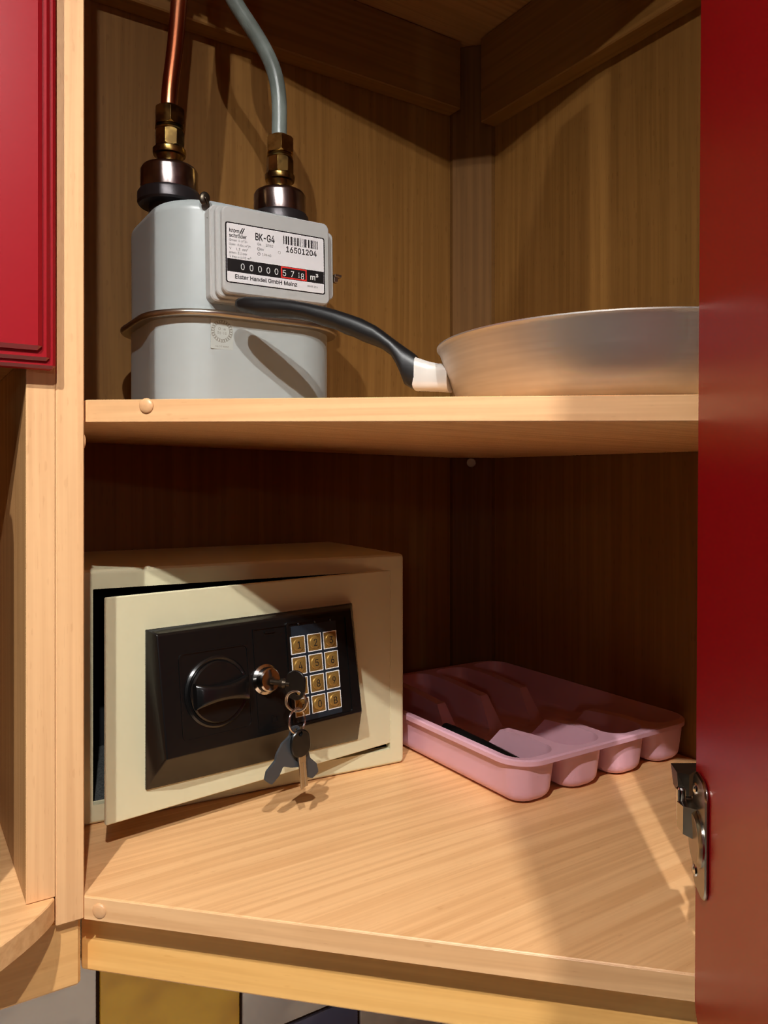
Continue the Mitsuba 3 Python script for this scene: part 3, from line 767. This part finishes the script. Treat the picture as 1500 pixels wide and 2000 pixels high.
obj('blade', join(cbox(-0.0036, 0.0036, -0.0013, 0.0013, -0.0170, -0.0105, 0.0004), cbox(-0.0033, -0.0008, -0.0010, 0.0010, -0.0390, -0.0165, 0.0003), cbox(0.0008, 0.0033, -0.0010, 0.0010, -0.0380, -0.0165, 0.0003), cbox(-0.0010, 0.0010, -0.0003, 0.0010, -0.0386, -0.0165, 0.0002)), 'hinge_nickel', k2, M=K2)
fob = thing('key_fob', 'flat dark grey wing shaped key hanging behind the round headed key', 'key fob')
FB = SDOOR @ trimesh.transformations.translation_matrix(c2 + np.array([0.0, 0.0030, -0.009])) @ trimesh.transformations.rotation_matrix(math.radians(3), [0, 1, 0])
fp = Polygon([(0.003, 0.004), (-0.003, 0.004), (-0.006, -0.004), (-0.0125, -0.0085), (-0.0175, -0.0165), (-0.0190, -0.022), (-0.0265, -0.029), (-0.0280, -0.036), (-0.0215, -0.0405), (-0.0145, -0.0345), (-0.0110, -0.0275), (-0.003, -0.030), (0.006, -0.031),
              (0.0125, -0.0405), (0.0195, -0.0430), (0.0255, -0.0385), (0.0230, -0.0310), (0.0160, -0.0250), (0.0130, -0.0160), (0.0085, -0.0060)]).buffer(-0.0018).buffer(0.0036).buffer(-0.0018)
fp = fp.difference(Point(0, 0.0005).buffer(0.0018))
obj('body', moved(plate(fp, 0.0026), 0, 0.0013, 0), 'key_grey', fob, M=FB, smooth=25)

# ------------------------------------------------------------------ pink cutlery tray
tray = thing('cutlery_tray', 'pink plastic cutlery tray with four compartments on the bottom board beside the safe', 'cutlery tray')
TB, TT = BT + 0.0004, -0.2440
ty0, ty1 = -0.355, -0.052


def lobe(xc, g, top):
    out = []
    zb = TB + (0.0 if g == 0 else 0.0018)
    R = 0.011
    for a in np.linspace(0, math.pi / 2, 6):
        ins = 0.0035 + g + R * (1 - math.sin(a)) - 0.0
        out.append((rrect(xc - 0.0275 + ins, xc + 0.0275 - ins, ty0 + ins, ty1 - ins, max(0.0195 - ins * 0.6, 0.004), 10), zb + R * (1 - math.cos(a))))
    out.append((rrect(xc - 0.0275 + g, xc + 0.0275 - g, ty0 + g, ty1 - g, 0.0195, 10), top))
    return layers(out)


txs = [-0.2135, -0.1520, -0.0905, -0.0290]
rim0 = rrect(-0.2462, -0.0008, ty0 - 0.0065, ty1 + 0.0065, 0.030, 12)
rimi = rrect(-0.2462 + 0.0015, -0.0008 - 0.0015, ty0 - 0.005, ty1 + 0.005, 0.0285, 12)
solid = man(layers([(rim0, TT - 0.0052), (rim0, TT - 0.0012), (rimi, TT)]))
for xc in txs:
    solid = solid + man(lobe(xc, 0.0, TT - 0.001))


def mid(g, x0, x1, top):
    zb = TB + (0.0 if g == 0 else 0.0018)
    return hull([(x, y, z) for x in (x0, x1) for y, z in ((-0.278 + g, top), (-0.160 - g, top), (-0.190 - g, zb), (-0.238 + g, zb))])


solid = solid + man(mid(0.0, txs[0] - 0.0, txs[3] + 0.0, TT - 0.002))
for xc in txs:
    solid = solid - man(lobe(xc, 0.0018, TT + 0.002))
solid = solid - man(mid(0.0018, txs[0], txs[3], TT + 0.002))
# dividers stay a little below the rim; the far ends are lower in the middle
solid = solid - man(hull([(x, y, z) for x in (txs[0], txs[3]) for y, z in ((ty0 + 0.020, TT + 0.002), (-0.27, TT - 0.004), (-0.165, TT - 0.004), (ty1 - 0.022, TT + 0.002))]))
obj('tray', tri(solid), 'pink_plastic', tray, smooth=38)
ut = thing('knife', 'black handled kitchen utensil lying in the near compartment of the pink tray', 'utensil')
us = []
for t, hwid, z0, z1 in [(0, 0.003, -0.2765, -0.2600), (0.004, 0.0062, -0.2815, -0.2565), (0.03, 0.0072, -0.2825, -0.2553), (0.07, 0.0066, -0.2828, -0.2545), (0.10, 0.0072, -0.2825, -0.2540), (0.118, 0.006, -0.281, -0.2545), (0.122, 0.003, -0.277, -0.258)]:
    us.append([[q[1] - 0.2105 + 0.02 * t, -0.325 + t, q[2]] for q in sect(0, z0, z1, hwid, n=20)])
obj('handle', rings(us), 'black_plastic', ut, smooth=40)
obj('blade', cbox(-0.2110, -0.2095, -0.205, -0.085, -0.2815, -0.2640, 0.0004), 'chrome', ut)

# ------------------------------------------------------------------ lamps
def lamp(name, label, pos, aim, radiance, r, tube_r, tube_l):
    """A spotlight can on a stem; its round lens sits back in a dark baffle tube."""
    t = thing(name, label, 'lamp')
    d = np.array(aim, float) - np.array(pos, float)
    d /= np.linalg.norm(d)
    M = frame(pos[0], pos[1], 0.0, pos[2])
    A = trimesh.geometry.align_vectors([0, 0, 1], d)
    R_, L_ = tube_r, tube_l
    can = lathe([(0, -0.085), (0.020, -0.085), (R_ + 0.010, -0.06), (R_ + 0.010, L_), (R_ + 0.002, L_), (R_ + 0.002, -0.006), (0, -0.006)], 40)
    can.apply_transform(A)
    obj('housing', can, 'lamp_white', t, M=M, smooth=35)
    baf = lathe([(0, -0.0055), (R_ + 0.0018, -0.0055), (R_ + 0.0018, L_ + 0.0005), (R_, L_ + 0.0005), (R_, -0.003), (0, -0.003)], 48)
    baf.apply_transform(A)
    obj('baffle', baf, 'lamp_black', t, M=M, smooth=35)
    a = np.linspace(0, 2 * math.pi, 25)[:-1]
    v = np.vstack([np.c_[np.cos(a) * r, np.sin(a) * r, a * 0], [[0, 0, 0]]])
    lens = trimesh.Trimesh(v, [[k, (k + 1) % 24, 24] for k in range(24)], process=False)
    lens.apply_transform(A)
    obj('lens', lens, 'lamp_white', t, M=M, emitter={'type': 'area', 'radiance': {'type': 'rgb', 'value': [radiance * c for c in LAMP_COL]}})
    q = -d * 0.07
    obj('stem', tube([(q[0], q[1], q[2]), (q[0], q[1], (q[2] + ZC - pos[2]) / 2), (q[0], q[1], ZC - pos[2] - 0.012)], 0.006, 12, 1), 'lamp_white', t, M=M, smooth=True)
    obj('canopy', moved(lathe([(0, -0.014), (0.030, -0.012), (0.034, -0.004), (0.034, -0.0005), (0, -0.0005)], 32), q[0], q[1], ZC - pos[2]), 'lamp_white', t, M=M, smooth=35)


for pos, power, where in zip(KEY_POS, KEY, ('left', 'right')):
    lamp('ceiling_spotlight', f'small white ceiling spotlight behind the camera, {where} one of the pair', pos, (0.5 * pos[0], 0.20, 0.0), power, 0.0105, 0.0135, 0.0168)
lamp('hanging_spotlight', 'hanging spotlight far behind the camera to the left', FAR_POS[0], (0.0, 0.7, 0.2), FAR, 0.030, 0.034, 0.012)
lamp('hanging_spotlight', 'hanging spotlight far behind the camera to the right', FAR_POS[1], (0.0, 0.7, 0.2), FAR, 0.030, 0.034, 0.012)
